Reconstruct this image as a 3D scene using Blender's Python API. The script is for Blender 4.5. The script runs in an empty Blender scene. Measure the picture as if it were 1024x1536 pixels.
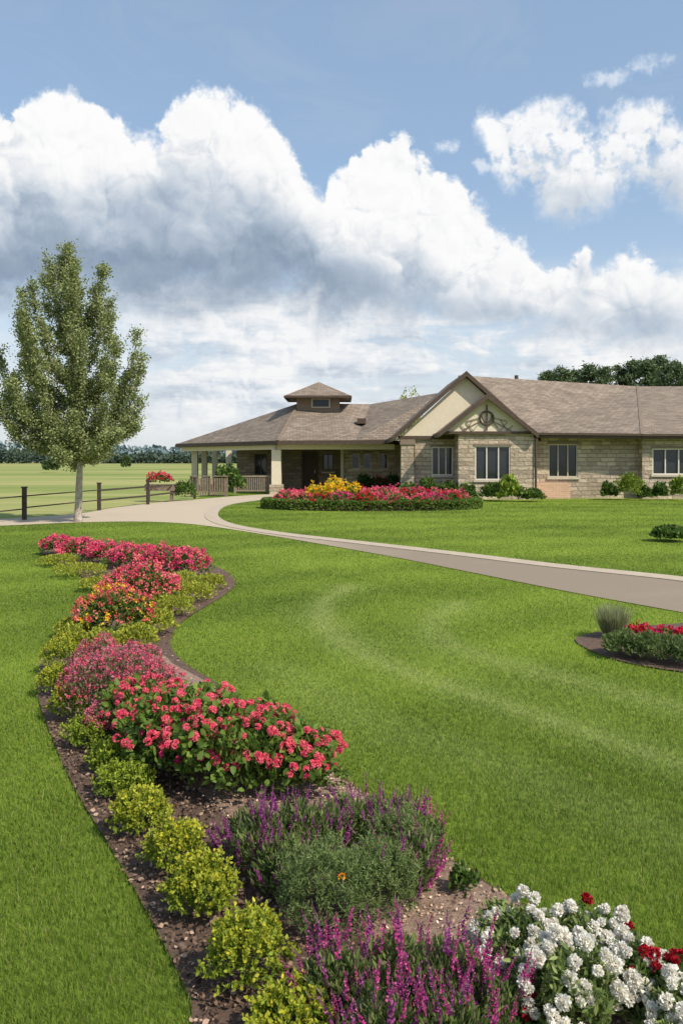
import bpy, math, numpy as np
from mathutils import Vector, geometry
rng=np.random.default_rng(11)
C=bpy.context.scene.collection
F=1250.;H=1.75;HY=690.
def G(px,py):
    d=H*F/(py-HY); return ((px-512)/F*d,d)
def W(px,py,d): return ((px-512)/F*d,d,H+(HY-py)/F*d)
# ---------------------------------------------------------------- node helper
class NT:
    def __init__(s,nt): s.nt=nt
    def new(s,t): return s.nt.nodes.new(t)
    def put(s,sock,v):
        if v is None: return
        if isinstance(v,bpy.types.NodeSocket): s.nt.links.new(v,sock)
        else: sock.default_value=v
    def M(s,op,*a,clamp=False):
        n=s.new('ShaderNodeMath'); n.operation=op; n.use_clamp=clamp
        for i,v in enumerate(a): s.put(n.inputs[i],v)
        return n.outputs[0]
    def ss(s,lo,hi,v,a=0.,b=1.):
        n=s.new('ShaderNodeMapRange'); n.interpolation_type='SMOOTHSTEP'
        s.put(n.inputs['Value'],v); s.put(n.inputs['From Min'],lo); s.put(n.inputs['From Max'],hi)
        n.inputs['To Min'].default_value=a; n.inputs['To Max'].default_value=b
        return n.outputs[0]
    def mix(s,f,a,b,blend='MIX'):
        n=s.new('ShaderNodeMix'); n.data_type='RGBA'; n.blend_type=blend
        for i,v in ((0,f),(6,a),(7,b)):
            if isinstance(v,(tuple,list)) and len(v)==3: v=(*v,1)
            s.put(n.inputs[i],v)
        return n.outputs[2]
    def xyz(s,x,y,z=0.):
        n=s.new('ShaderNodeCombineXYZ'); s.put(n.inputs[0],x); s.put(n.inputs[1],y); s.put(n.inputs[2],z); return n.outputs[0]
    def noise(s,vec,scale,detail=4,rough=.55,dist=0.):
        n=s.new('ShaderNodeTexNoise'); s.put(n.inputs['Vector'],vec); n.inputs['Scale'].default_value=scale
        n.inputs['Detail'].default_value=detail; n.inputs['Roughness'].default_value=rough; n.inputs['Distortion'].default_value=dist
        return n.outputs[0]
    def ramp(s,f,stops):
        n=s.new('ShaderNodeValToRGB'); cr=n.color_ramp
        while len(cr.elements)<len(stops): cr.elements.new(.5)
        for e,(p,c) in zip(cr.elements,stops): e.position=p; e.color=(*c,1)
        s.put(n.inputs[0],f); return n.outputs[0]
    def curve(s,v,pts):
        n=s.new('ShaderNodeFloatCurve'); cv=n.mapping.curves[0]
        while len(cv.points)<len(pts): cv.points.new(.5,.5)
        for p,(x,y) in zip(cv.points,pts): p.location=(x,y)
        n.mapping.update(); s.put(n.inputs['Value'],v); return n.outputs[0]
# ---------------------------------------------------------------- materials
def base(name):
    m=bpy.data.materials.new(name); m.use_nodes=True; nt=NT(m.node_tree)
    p=m.node_tree.nodes['Principled BSDF']; return m,nt,p
def bump(nt,p,h,strength,dist):
    b=nt.new('ShaderNodeBump'); b.inputs['Strength'].default_value=strength; b.inputs['Distance'].default_value=dist
    nt.put(b.inputs['Height'],h); nt.put(p.inputs['Normal'],b.outputs[0])
def pos(nt): return nt.new('ShaderNodeNewGeometry').outputs['Position']
def mat_noise(name,stops,scale=3,rough=.8,bs=0.,bd=.01,detail=6):
    m,nt,p=base(name); P=pos(nt); n=nt.noise(P,scale,detail,.6)
    nt.put(p.inputs['Base Color'],nt.ramp(n,stops)); p.inputs['Roughness'].default_value=rough
    p.inputs['Specular IOR Level'].default_value=.25
    if bs: bump(nt,p,nt.noise(P,scale*4,4),bs,bd)
    return m
def mat_leaf(name,trans=.3,rough=.55):
    m,nt,p=base(name); a=nt.new('ShaderNodeAttribute'); a.attribute_name='Col'
    nt.put(p.inputs['Base Color'],a.outputs['Color']); p.inputs['Roughness'].default_value=rough
    p.inputs['Specular IOR Level'].default_value=.2
    t=nt.new('ShaderNodeBsdfTranslucent'); nt.put(t.inputs['Color'],a.outputs['Color'])
    mx=nt.new('ShaderNodeMixShader'); mx.inputs[0].default_value=trans
    nt.put(mx.inputs[1],p.outputs[0]); nt.put(mx.inputs[2],t.outputs[0])
    nt.put(m.node_tree.nodes['Material Output'].inputs[0],mx.outputs[0]); return m
def mat_brick(name,c1,c2,mortar,bw,rh,ms,blotch,bs=.5,bd=.01,offset=.5,squash=1.,sfreq=2,warp=0.):
    m,nt,p=base(name); uv=nt.new('ShaderNodeUVMap').outputs[0]; buv=uv
    if warp:
        wn=nt.new('ShaderNodeTexNoise'); nt.put(wn.inputs['Vector'],uv); wn.inputs['Scale'].default_value=3.; wn.inputs['Detail'].default_value=3.
        wa=nt.new('ShaderNodeVectorMath'); wa.operation='MULTIPLY_ADD'; nt.put(wa.inputs[0],wn.outputs['Color']); wa.inputs[1].default_value=(warp,warp*.6,0); nt.put(wa.inputs[2],uv); buv=wa.outputs[0]
    n=nt.new('ShaderNodeTexBrick'); nt.put(n.inputs['Vector'],buv); n.inputs['Scale'].default_value=1
    n.inputs['Color1'].default_value=(*c1,1); n.inputs['Color2'].default_value=(*c2,1); n.inputs['Mortar'].default_value=(*mortar,1)
    n.inputs['Mortar Size'].default_value=ms; n.inputs['Brick Width'].default_value=bw; n.inputs['Row Height'].default_value=rh
    n.inputs['Mortar Smooth'].default_value=.2; n.offset=offset; n.squash=squash; n.squash_frequency=sfreq
    f=nt.noise(uv,.9,6,.65); g=nt.noise(uv,9,4,.6)
    k=nt.M('ADD',nt.M('MULTIPLY',f,blotch),nt.M('MULTIPLY',g,blotch*.6))
    k=nt.M('ADD',k,1-blotch*.8)
    c=nt.new('ShaderNodeVectorMath'); c.operation='SCALE'; nt.put(c.inputs[0],n.outputs['Color']); nt.put(c.inputs['Scale'],k)
    nt.put(p.inputs['Base Color'],c.outputs[0]); p.inputs['Roughness'].default_value=.85; p.inputs['Specular IOR Level'].default_value=.2
    h=nt.M('SUBTRACT',nt.M('MULTIPLY',g,.8),n.outputs['Fac']); bump(nt,p,h,bs,bd); return m
M={}
M['leaf']=mat_leaf('leaf_foliage',.38); M['grass']=mat_leaf('grass_blade',.5,.6); M['petal']=mat_leaf('flower_petal',.35,.6)
M['chip']=mat_leaf('mulch_chip',0.,.9); M['needle']=mat_leaf('needle_foliage',.2,.7)
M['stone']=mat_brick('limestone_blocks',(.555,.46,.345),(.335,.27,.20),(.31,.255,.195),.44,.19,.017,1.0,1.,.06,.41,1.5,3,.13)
M['porch_shade_stone']=mat_brick('shaded_porch_stone',(.25,.195,.14),(.16,.125,.09),(.15,.12,.09),.42,.18,.015,.8,.9,.03,.41,1.5,3,.10)  # same stone in a darker colour, porch shadow painted in
M['brick']=mat_brick('sunlit_brick',(.62,.37,.245),(.50,.31,.21),(.60,.49,.39),.26,.09,.01,.5)  # brick with sunlight put into its colour
M['shingle']=mat_brick('roof_shingle',(.29,.232,.178),(.185,.147,.114),(.10,.08,.065),.34,.17,.012,.8,.6,.02,.43)
M['stucco']=mat_noise('cream_stucco',[(.3,(.64,.56,.42)),(.7,(.70,.625,.48))],6,.9,.2,.005)
M['trim']=mat_noise('brown_trim',[(.3,(.065,.045,.033)),(.7,(.10,.07,.052))],8,.6)
M['soffit']=mat_noise('soffit_boards',[(.3,(.19,.145,.105)),(.7,(.24,.185,.14))],8,.7)
M['cream']=mat_noise('cream_paint',[(.3,(.46,.40,.31)),(.7,(.53,.47,.37))],5,.6)
M['white']=mat_noise('white_frame',[(.3,(.60,.56,.49)),(.7,(.68,.64,.57))],5,.5)
M['door']=mat_noise('dark_door_wood',[(.3,(.035,.02,.014)),(.7,(.07,.04,.028))],7,.5)
M['wood']=mat_noise('weathered_wood',[(.3,(.14,.105,.075)),(.7,(.26,.20,.15))],9,.85,.3,.01)
M['tanwood']=mat_noise('tan_wood',[(.3,(.24,.185,.13)),(.7,(.34,.27,.20))],9,.8,.3,.01)
M['blackwood']=mat_noise('dark_fence_wood',[(.3,(.035,.028,.022)),(.7,(.085,.066,.052))],9,.85,.3,.01)
M['bark']=mat_noise('pale_bark',[(.3,(.24,.19,.16)),(.55,(.42,.36,.31)),(.75,(.5,.44,.39))],7,.85,.5,.02)
M['twig']=mat_noise('twig_bark',[(.3,(.13,.11,.085)),(.7,(.21,.18,.14))],9,.85)
M['darkbark']=mat_noise('dark_bark',[(.3,(.06,.045,.035)),(.7,(.12,.09,.07))],7,.9)
M['kerb']=mat_noise('tan_kerb',[(.3,(.40,.33,.245)),(.7,(.49,.41,.315))],5,.85,.2,.005)
m,nt,p=base('window_glass'); p.inputs['Base Color'].default_value=(.025,.03,.033,1); p.inputs['Roughness'].default_value=.05; p.inputs['Specular IOR Level'].default_value=.5
P=pos(nt); bump(nt,p,nt.noise(P,1.2,2),.08,.05); M['glass']=m
# ground
m,nt,p=base('field_ground'); P=pos(nt)
mp=nt.new('ShaderNodeMapping'); mp.inputs['Scale'].default_value=(.010,.055,1); nt.put(mp.inputs[0],P)
a=nt.noise(mp.outputs[0],1,6,.65); b=nt.noise(P,.8,6,.7)
c=nt.ramp(a,[(.34,(.165,.225,.055)),(.46,(.26,.29,.09)),(.54,(.40,.365,.155)),(.62,(.25,.28,.085)),(.72,(.18,.235,.065))])
c=nt.mix(nt.M('MULTIPLY',b,.45),c,(.15,.20,.05)); nt.put(p.inputs['Base Color'],c); p.inputs['Roughness'].default_value=.95; p.inputs['Specular IOR Level'].default_value=.1
M['field']=m
m,nt,p=base('lawn_ground'); P=pos(nt); at=nt.new('ShaderNodeAttribute'); at.attribute_name='Col'
b=nt.noise(P,25,5,.75); k=nt.M('ADD',nt.M('MULTIPLY',b,1.),.5)
v=nt.new('ShaderNodeVectorMath'); v.operation='SCALE'; nt.put(v.inputs[0],at.outputs['Color']); nt.put(v.inputs['Scale'],k)
nt.put(p.inputs['Base Color'],v.outputs[0]); p.inputs['Roughness'].default_value=.95; p.inputs['Specular IOR Level'].default_value=.05
bump(nt,p,b,.6,.03); M['lawn']=m
m,nt,p=base('driveway_paving'); P=pos(nt); sx=nt.new('ShaderNodeSeparateXYZ'); nt.put(sx.inputs[0],P)
n1=nt.noise(P,.5,5,.6); n2=nt.noise(P,14,5,.7)
f=nt.ss(-2.5,2.5,nt.M('ADD',sx.outputs[0],nt.M('MULTIPLY',n1,2.)))
cc=nt.mix(f,(.50,.415,.305),(.275,.222,.162)); cc=nt.mix(nt.M('MULTIPLY',n2,.5),cc,nt.mix(f,(.38,.315,.235),(.18,.146,.11)))
cc=nt.mix(nt.ss(.5,.75,n1,0,.35),cc,(.36,.30,.225))
nt.put(p.inputs['Base Color'],cc); p.inputs['Roughness'].default_value=.9; p.inputs['Specular IOR Level'].default_value=.2; bump(nt,p,n2,.3,.01); M['drive']=m
def soil(name,st):
    m,nt,p=base(name); P=pos(nt); n1=nt.noise(P,30,6,.75)
    nt.put(p.inputs['Base Color'],nt.ramp(n1,st)); p.inputs['Roughness'].default_value=.95; bump(nt,p,n1,1.,.03); return m
M['mulch']=soil('mulch_soil',[(.3,(.075,.045,.03)),(.55,(.16,.10,.07)),(.75,(.26,.17,.12))])
M['gravel']=soil('gravel_soil',[(.3,(.22,.14,.10)),(.55,(.37,.25,.18)),(.75,(.52,.38,.29))])
# ---------------------------------------------------------------- mesh helpers
def wl(p):
    v=Vector((0,0,0))
    while p: v=v+Vector(p.location); p=p.parent
    return v
def link(name,me,mat=None,parent=None):
    o=bpy.data.objects.new(name,me); C.objects.link(o)
    if mat and not me.materials: me.materials.append(mat)
    if parent: o.parent=parent
    return o
def npdata(name,V,Fc,col=None,mat=None):
    me=bpy.data.meshes.new(name); nf,k=Fc.shape
    me.vertices.add(len(V)); me.vertices.foreach_set('co',np.ascontiguousarray(V,np.float32).ravel())
    me.loops.add(nf*k); me.loops.foreach_set('vertex_index',np.ascontiguousarray(Fc,np.int32).ravel())
    me.polygons.add(nf); me.polygons.foreach_set('loop_start',np.arange(0,nf*k,k,dtype=np.int32))
    me.update(calc_edges=True)
    if col is not None:
        at=me.color_attributes.new('Col','FLOAT_COLOR','POINT')
        at.data.foreach_set('color',np.concatenate([col,np.ones((len(col),1))],1).astype(np.float32).ravel())
    if mat: me.materials.append(mat)
    return me
def tagset(o,label=None,cat=None,group=None,kind=None):
    if label: o['label']=label
    if cat: o['category']=cat
    if group: o['group']=group
    if kind: o['kind']=kind
    return o
def thing(name,label,cat,loc=(0,0,0),group=None):
    o=bpy.data.objects.new(name,None); C.objects.link(o); o.location=loc; o.empty_display_size=.1
    return tagset(o,label,cat,group)
class MB:
    def __init__(s): s.v=[]; s.f=[]
    def face(s,*pts):
        i=len(s.v); s.v+= [tuple(p) for p in pts]; s.f.append(tuple(range(i,i+len(pts)))); return s
    def hexa(s,q):
        i=len(s.v); s.v+=[tuple(p) for p in q]
        for f in ((0,3,2,1),(4,5,6,7),(0,1,5,4),(1,2,6,5),(2,3,7,6),(3,0,4,7)): s.f.append(tuple(i+k for k in f))
        return s
    def box(s,x0,x1,y0,y1,z0,z1):
        return s.hexa([(x0,y0,z0),(x1,y0,z0),(x1,y1,z0),(x0,y1,z0),(x0,y0,z1),(x1,y0,z1),(x1,y1,z1),(x0,y1,z1)])
    def beam(s,a,b,w,h):
        a=Vector(a);b=Vector(b);d=(b-a).normalized(); up=Vector((0,0,1)) if abs(d.z)<.97 else Vector((0,1,0))
        sd=d.cross(up).normalized()*w/2; u=sd.cross(d).normalized()*h/2
        return s.hexa([a-sd-u,a+sd-u,a+sd+u,a-sd+u,b-sd-u,b+sd-u,b+sd+u,b-sd+u])
    def tube(s,pts,rad,seg=8,cap=True):
        pts=[Vector(p) for p in pts]; i0=len(s.v); n=len(pts)
        if not hasattr(rad,'__len__'): rad=[rad]*n
        for k,p in enumerate(pts):
            d=(pts[min(k+1,n-1)]-pts[max(k-1,0)]).normalized()
            a=d.cross(Vector((.31,.95,.07))).normalized(); b=d.cross(a)
            for j in range(seg):
                t=2*math.pi*j/seg; s.v.append(tuple(p+(a*math.cos(t)+b*math.sin(t))*rad[k]))
        for k in range(n-1):
            for j in range(seg):
                s.f.append((i0+k*seg+j,i0+k*seg+(j+1)%seg,i0+(k+1)*seg+(j+1)%seg,i0+(k+1)*seg+j))
        if cap:
            s.f.append(tuple(i0+j for j in reversed(range(seg)))); s.f.append(tuple(i0+(n-1)*seg+j for j in range(seg)))
        return s
    def build(s,name,mat,parent=None,smooth=False):
        off=wl(parent); me=bpy.data.meshes.new(name)
        me.from_pydata([(x-off.x,y-off.y,z-off.z) for x,y,z in s.v],[],s.f); me.update()
        uv=me.uv_layers.new(name='UVMap')
        for p in me.polygons:
            n=p.normal
            if abs(n.z)>.98: t=Vector((1,0,0)); b=Vector((0,1,0))
            else:
                t=Vector((-n.y,n.x,0)).normalized(); b=n.cross(t)
                if b.z<0: b=-b
            for li in p.loop_indices:
                co=Vector(s.v[me.loops[li].vertex_index]); uv.data[li].uv=(co.dot(t),co.dot(b))
            p.use_smooth=smooth
        return link(name,me,mat,parent)
def catmull(pts,n=8,closed=False):
    P=[np.array(p,float) for p in pts]; out=[]; N=len(P)
    for i in range(N if closed else N-1):
        if closed: a,b,c,d=P[i-1],P[i],P[(i+1)%N],P[(i+2)%N]
        else: a,b,c,d=P[max(i-1,0)],P[i],P[i+1],P[min(i+2,N-1)]
        for k in range(n):
            t=k/n; out.append(.5*((2*b)+(-a+c)*t+(2*a-5*b+4*c-d)*t*t+(-a+3*b-3*c+d)*t**3))
    if not closed: out.append(P[-1])
    return np.array(out)
def inside(poly,x,y):
    r=np.zeros(len(x),bool); n=len(poly)
    for i in range(n):
        x0,y0=poly[i-1]; x1,y1=poly[i]
        if y0==y1: continue
        c=((y0>y)!=(y1>y))&(x<(x1-x0)*(y-y0)/(y1-y0)+x0); r^=c
    return r
def sheet(name,poly,z,mat,rim=None):
    tr=geometry.tessellate_polygon([[Vector((p[0],p[1],0)) for p in poly]])
    V=[(p[0],p[1],z) for p in poly]; me=bpy.data.meshes.new(name); me.from_pydata(V,[],[tuple(t) for t in tr]); me.update()
    for p in me.polygons:
        if p.normal.z<0: p.flip()
    o=link(name,me,mat); o['kind']='structure'; return o
def pal(pl,n,jit=.15):
    pl=np.array(pl); c=pl[rng.integers(0,len(pl),n)]; return np.clip(c*(1+jit*rng.standard_normal((n,1))),.002,1)
def unit(v): return v/np.maximum(np.linalg.norm(v,axis=-1,keepdims=True),1e-6)
def leaves(P,A,L,Wd,Cc,fold=.3):
    n=len(P); R=rng.standard_normal((n,3)); S=unit(np.cross(A,R)); N=np.cross(A,S)
    L=np.broadcast_to(L,(n,))[:,None]; Wd=np.broadcast_to(Wd,(n,))[:,None]
    u=N*Wd*fold
    V=np.stack([P,P+A*L*.33+S*Wd+u,P+A*L*.7+S*Wd*.8+u,P+A*L,P+A*L*.7-S*Wd*.8+u,P+A*L*.33-S*Wd+u],1).reshape(-1,3)
    b=np.arange(n)[:,None]*6
    Fc=np.stack([b+np.array([[0,1,2,3]]),b+np.array([[0,3,4,5]])],1).reshape(-1,4)
    return V,Fc,np.repeat(Cc,6,0)
def cat(lst):
    V=[];Fs=[];Cs=[];o=0
    for v,f,c in lst:
        V.append(v);Fs.append(f+o);Cs.append(c);o+=len(v)
    return np.concatenate(V),np.concatenate(Fs),np.concatenate(Cs)
def dome(n,r,h,shell=.55,lump=.12,low=-.35,seed=None):
    ph=rng.uniform(0,6.28,6)
    d=unit(rng.standard_normal((n,3))); d[:,2]=np.where(d[:,2]<low,-d[:,2],d[:,2])
    az=np.arctan2(d[:,1],d[:,0])
    lf=1+lump*(np.sin(3*az+ph[0]+2*d[:,2])+np.sin(5*az+ph[1])*.7+np.sin(7*d[:,2]+ph[2]+2*az)*.8)
    rr=rng.uniform(shell**3,1,n)**(1/3)*lf
    zc=.42*h; P=d*rr[:,None]; P[:,:2]*=r; P[:,2]=zc+P[:,2]*np.where(P[:,2]>0,h-zc,zc*1.1)
    P[:,2]=np.maximum(P[:,2],.005)
    return P,d
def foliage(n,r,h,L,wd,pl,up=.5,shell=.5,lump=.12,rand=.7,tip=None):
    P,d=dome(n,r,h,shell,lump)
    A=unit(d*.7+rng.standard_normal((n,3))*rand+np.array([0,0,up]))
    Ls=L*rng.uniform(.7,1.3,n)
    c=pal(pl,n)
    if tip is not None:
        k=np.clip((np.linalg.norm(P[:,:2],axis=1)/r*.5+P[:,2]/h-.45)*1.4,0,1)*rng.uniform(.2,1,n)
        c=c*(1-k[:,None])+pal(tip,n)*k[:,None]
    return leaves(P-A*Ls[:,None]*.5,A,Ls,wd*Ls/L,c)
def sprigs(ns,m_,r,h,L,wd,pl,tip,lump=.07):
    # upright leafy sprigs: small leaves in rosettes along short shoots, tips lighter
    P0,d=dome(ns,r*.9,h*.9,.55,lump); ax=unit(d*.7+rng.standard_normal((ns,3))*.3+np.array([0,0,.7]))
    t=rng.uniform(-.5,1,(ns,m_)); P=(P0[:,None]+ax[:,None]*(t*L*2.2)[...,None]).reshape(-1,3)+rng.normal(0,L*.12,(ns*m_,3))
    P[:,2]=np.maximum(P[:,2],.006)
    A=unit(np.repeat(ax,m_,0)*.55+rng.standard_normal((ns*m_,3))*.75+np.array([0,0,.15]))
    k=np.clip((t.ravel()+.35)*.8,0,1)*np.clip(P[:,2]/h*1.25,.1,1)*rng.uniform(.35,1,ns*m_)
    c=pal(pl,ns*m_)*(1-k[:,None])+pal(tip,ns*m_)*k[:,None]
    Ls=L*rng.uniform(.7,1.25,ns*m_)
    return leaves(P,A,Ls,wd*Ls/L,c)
def add_np(name,arr,mat,parent):
    o=link(name,npdata(name,*arr,mat),None,parent)
    if name=='blooms': o['kind']='stuff'
    return o
# ---------------------------------------------------------------- camera, light
cam=bpy.data.cameras.new('camera'); co=bpy.data.objects.new('camera',cam); C.objects.link(co)
co.location=(0,0,H); co.rotation_euler=(math.pi/2,0,0); cam.sensor_fit='VERTICAL'; cam.sensor_height=36; cam.sensor_width=24
cam.lens=F/1536*36; cam.shift_y=-(768-HY)/1536; cam.clip_end=6000; cam.clip_start=.05
bpy.context.scene.camera=co
sel=math.radians(46); saz=math.radians(130)
sd=Vector((math.sin(saz)*math.cos(sel),math.cos(saz)*math.cos(sel),math.sin(sel)))
sl=bpy.data.lights.new('sun','SUN'); sl.energy=5.0; sl.angle=math.radians(.6); sl.color=(1,.915,.79)
so=bpy.data.objects.new('sun',sl); C.objects.link(so); so.rotation_euler=sd.to_track_quat('Z','Y').to_euler(); so.location=(20,-10,30)
sc=bpy.context.scene; sc.view_settings.view_transform='Standard'; sc.view_settings.look='None'; sc.view_settings.exposure=0
# ---------------------------------------------------------------- sky
w=bpy.data.worlds.new('World'); sc.world=w; w.use_nodes=True; w.node_tree.nodes.clear(); nt=NT(w.node_tree)
sky=nt.new('ShaderNodeTexSky'); sky.sky_type='NISHITA'; sky.sun_disc=False; sky.sun_elevation=sel; sky.sun_rotation=saz; sky.air_density=1.; sky.dust_density=1.2; sky.ozone_density=1.
tc=nt.new('ShaderNodeTexCoord').outputs['Generated']; sx=nt.new('ShaderNodeSeparateXYZ'); nt.put(sx.inputs[0],tc)
m_=nt.M
U=m_('MULTIPLY',m_('ARCTAN2',sx.outputs[0],sx.outputs[1]),F); V=m_('MULTIPLY',m_('ARCSINE',sx.outputs[2]),F)
def uv(px,py):
    a=(px-512)/F; b=(HY-py)/F; return math.atan(a)*F,math.asin(b/math.sqrt(1+a*a+b*b))*F
Un=m_('ADD',m_('DIVIDE',U,1200.),.5)
def outline(pts):
    q=[]
    for px,py in pts:
        u,v=uv(px,py); q.append((u/1200+.5,v/800))
    return m_('MULTIPLY',nt.curve(Un,q),800.)
def vor(vec,scale,detail,rough=.5):
    n=nt.new('ShaderNodeTexVoronoi'); n.voronoi_dimensions='2D'; n.feature='F1'; nt.put(n.inputs['Vector'],vec)
    n.inputs['Scale'].default_value=scale; n.inputs['Detail'].default_value=detail; n.inputs['Roughness'].default_value=rough; n.inputs['Lacunarity'].default_value=2.2
    n.normalize=True; return n.outputs['Distance']
v2=nt.xyz(U,V)
wp=nt.new('ShaderNodeTexNoise'); wp.noise_dimensions='2D'; nt.put(wp.inputs['Vector'],v2); wp.inputs['Scale'].default_value=1/58; wp.inputs['Detail'].default_value=3.; wp.inputs['Roughness'].default_value=.52
wv=nt.new('ShaderNodeVectorMath'); wv.operation='MULTIPLY_ADD'; nt.put(wv.inputs[0],wp.outputs['Color']); wv.inputs[1].default_value=(54,54,0); nt.put(wv.inputs[2],v2)
def bil(off):
    a=nt.new('ShaderNodeVectorMath'); a.operation='ADD'; nt.put(a.inputs[0],wv.outputs[0]); a.inputs[1].default_value=off
    d=vor(a.outputs[0],1/76,3.,.49); return m_('SUBTRACT',1.,m_('MULTIPLY',m_('MULTIPLY',d,d),2.4))
def n2d(vec,scale,detail,rough,dist=0.):
    n=nt.new('ShaderNodeTexNoise'); n.noise_dimensions='2D'; nt.put(n.inputs['Vector'],vec); n.inputs['Scale'].default_value=scale; n.inputs['Detail'].default_value=detail; n.inputs['Roughness'].default_value=rough; n.inputs['Distortion'].default_value=dist
    return n.outputs[0]
h1=bil((0,0,0)); h2=bil((6,11,0))
nb=n2d(v2,1/150,3.,.5)
bmp0=m_('SUBTRACT',h1,h2)
fine=n2d(v2,1/20,4.,.62)
# edge softness varies along the rim: crisp heads, wispy flanks
wsp=nt.ss(.40,.66,n2d(v2,1/95,2.,.5))
edge=m_('ADD',m_('MULTIPLY',m_('SUBTRACT',h1,.72),60.),m_('ADD',m_('MULTIPLY',m_('SUBTRACT',fine,.5),m_('ADD',28.,m_('MULTIPLY',wsp,26.))),m_('MULTIPLY',m_('SUBTRACT',nb,.5),50.)))
WH=(.94,.94,.945); MID=(.69,.74,.80); DK=(.27,.35,.46)
def layer(top,bot,soft,sh0,sh1,shamt,bs=10.,amb=.96,bk=.58):
    t=m_('SUBTRACT',outline(top),V); b=m_('SUBTRACT',V,outline(bot))
    at=nt.ss(-4,m_('ADD',soft,m_('MULTIPLY',wsp,22.)),m_('ADD',t,edge)); ab=nt.ss(-bs,bs*2,m_('ADD',b,m_('MULTIPLY',edge,.9)))
    al=m_('MULTIPLY',at,ab)
    lo=uv(512,sh1)[1]; hi=uv(512,sh0)[1]
    s=m_('SUBTRACT',1.,nt.ss(lo,hi,m_('ADD',V,m_('ADD',m_('MULTIPLY',m_('SUBTRACT',nb,.5),190.),m_('MULTIPLY',m_('SUBTRACT',h1,.7),65.)))))
    rim=nt.ss(5,100,t)
    s=m_('MULTIPLY',s,m_('ADD',m_('MULTIPLY',rim,.85),.15))
    # relief fades in the smooth shaded underside
    bm=m_('MULTIPLY',bmp0,m_('MULTIPLY',m_('SUBTRACT',1.35,s),bk))
    br=m_('ADD',m_('SUBTRACT',amb,m_('MULTIPLY',s,shamt)),bm,clamp=True)
    return al,nt.ramp(br,[(0,DK),(.28,(.445,.525,.63)),(.58,MID),(.86,WH),(1,(.98,.98,.98))])
# low layered bands
lowv=nt.xyz(m_('DIVIDE',U,300.),m_('DIVIDE',V,70.))
ln=n2d(lowv,1.,5.,.6,.5)
win=m_('MULTIPLY',nt.ss(10,80,V),m_('SUBTRACT',1.,nt.ss(225,300,V)))
rgt=nt.ss(-430,-230,m_('ADD',U,m_('MULTIPLY',m_('SUBTRACT',nb,.5),220.)))
aA=m_('MULTIPLY',nt.ss(.30,.47,m_('ADD',ln,m_('MULTIPLY',m_('SUBTRACT',h1,.7),.18))),m_('MULTIPLY',win,m_('ADD',m_('MULTIPLY',rgt,.66),.30)))
ln2=n2d(lowv,1.9,4.,.6)
cA=nt.ramp(m_('ADD',ln2,m_('MULTIPLY',bmp0,.5)),[(.30,(.54,.61,.70)),(.46,(.77,.81,.86)),(.62,(.94,.94,.94))])
a2,c2=layer([(-60,560),(440,520),(470,440),(485,330),(497,262),(520,235),(555,218),(610,210),(650,236),(700,282),(745,338),(785,372),(822,398),(848,376),(870,358),(897,390),(950,380),(985,394),(1024,424),(1090,450)],
            [(-60,500),(400,500),(600,490),(800,490),(950,510),(1090,535)],9,330,490,.72,24.)
a1,c1=layer([(-90,170),(0,158),(50,150),(105,128),(140,154),(175,186),(215,186),(255,154),(320,138),(375,154),(405,182),(435,228),(470,286),(505,322),(560,346),(592,374),(625,440),(650,540),(1090,620)],
            [(-90,470),(200,462),(400,458),(560,450),(640,420),(1090,400)],9,195,420,.92,26.)
a3,c3=layer([(560,420),(690,330),(706,190),(722,152),(760,164),(800,158),(870,162),(930,170),(985,158),(1024,176),(1090,200)],
            [(560,120),(690,160),(725,215),(745,275),(800,306),(850,338),(905,314),(960,300),(1024,322),(1090,320)],20,190,400,.6,14.)
a3=m_('MULTIPLY',a3,nt.ss(.28,.5,m_('ADD',fine,m_('MULTIPLY',m_('SUBTRACT',h1,.6),.5)),.6,.98))
# small loose puffs and a thin wisp
def lobe(px,py,ru,rv):
    u0,v0=uv(px,py); a=m_('DIVIDE',m_('SUBTRACT',U,u0),ru); b=m_('DIVIDE',m_('SUBTRACT',V,v0),rv)
    return m_('SUBTRACT',1.,m_('SQRT',m_('ADD',m_('MULTIPLY',a,a),m_('MULTIPLY',b,b))))
pf=m_('MAXIMUM',m_('MAXIMUM',lobe(722,248,16,13),lobe(665,219,26,12)),m_('MAXIMUM',m_('MULTIPLY',lobe(915,116,42,13),.8),m_('MULTIPLY',lobe(968,98,40,13),.6)))
a4=m_('MULTIPLY',nt.ss(.0,.8,m_('ADD',pf,m_('ADD',m_('MULTIPLY',m_('SUBTRACT',fine,.5),1.6),m_('MULTIPLY',m_('SUBTRACT',h1,.72),.6)))),.7)
a4=m_('MULTIPLY',a4,nt.ss(-.6,.1,pf))
haze=m_('SUBTRACT',1.,nt.ss(0,380,V)); hz=m_('ADD',m_('MULTIPLY',m_('POWER',haze,1.5),.50),.40)
veil=m_('MULTIPLY',nt.ss(.5,.8,n2d(nt.xyz(m_('DIVIDE',U,300.),m_('DIVIDE',V,140.)),1.3,5.,.6,.6)),.35)
al=m_('MAXIMUM',hz,veil)
col=nt.mix(nt.ss(0,440,V),(.75,.79,.825),(.46,.65,.88)); col=nt.mix(veil,col,(.8,.85,.9))
def over(cl,al,c,a): return nt.mix(a,cl,c), m_('SUBTRACT',1.,m_('MULTIPLY',m_('SUBTRACT',1.,al),m_('SUBTRACT',1.,a)))
for c_,a_ in ((cA,aA),((.9,.92,.95),a4),(c2,a2),(c1,a1),(c3,a3)): col,al=over(col,al,c_,a_)
b1=nt.new('ShaderNodeBackground'); b1.inputs[1].default_value=.15; nt.put(b1.inputs[0],sky.outputs[0])
b2=nt.new('ShaderNodeBackground'); nt.put(b2.inputs[0],col); b2.inputs[1].default_value=1.
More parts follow.
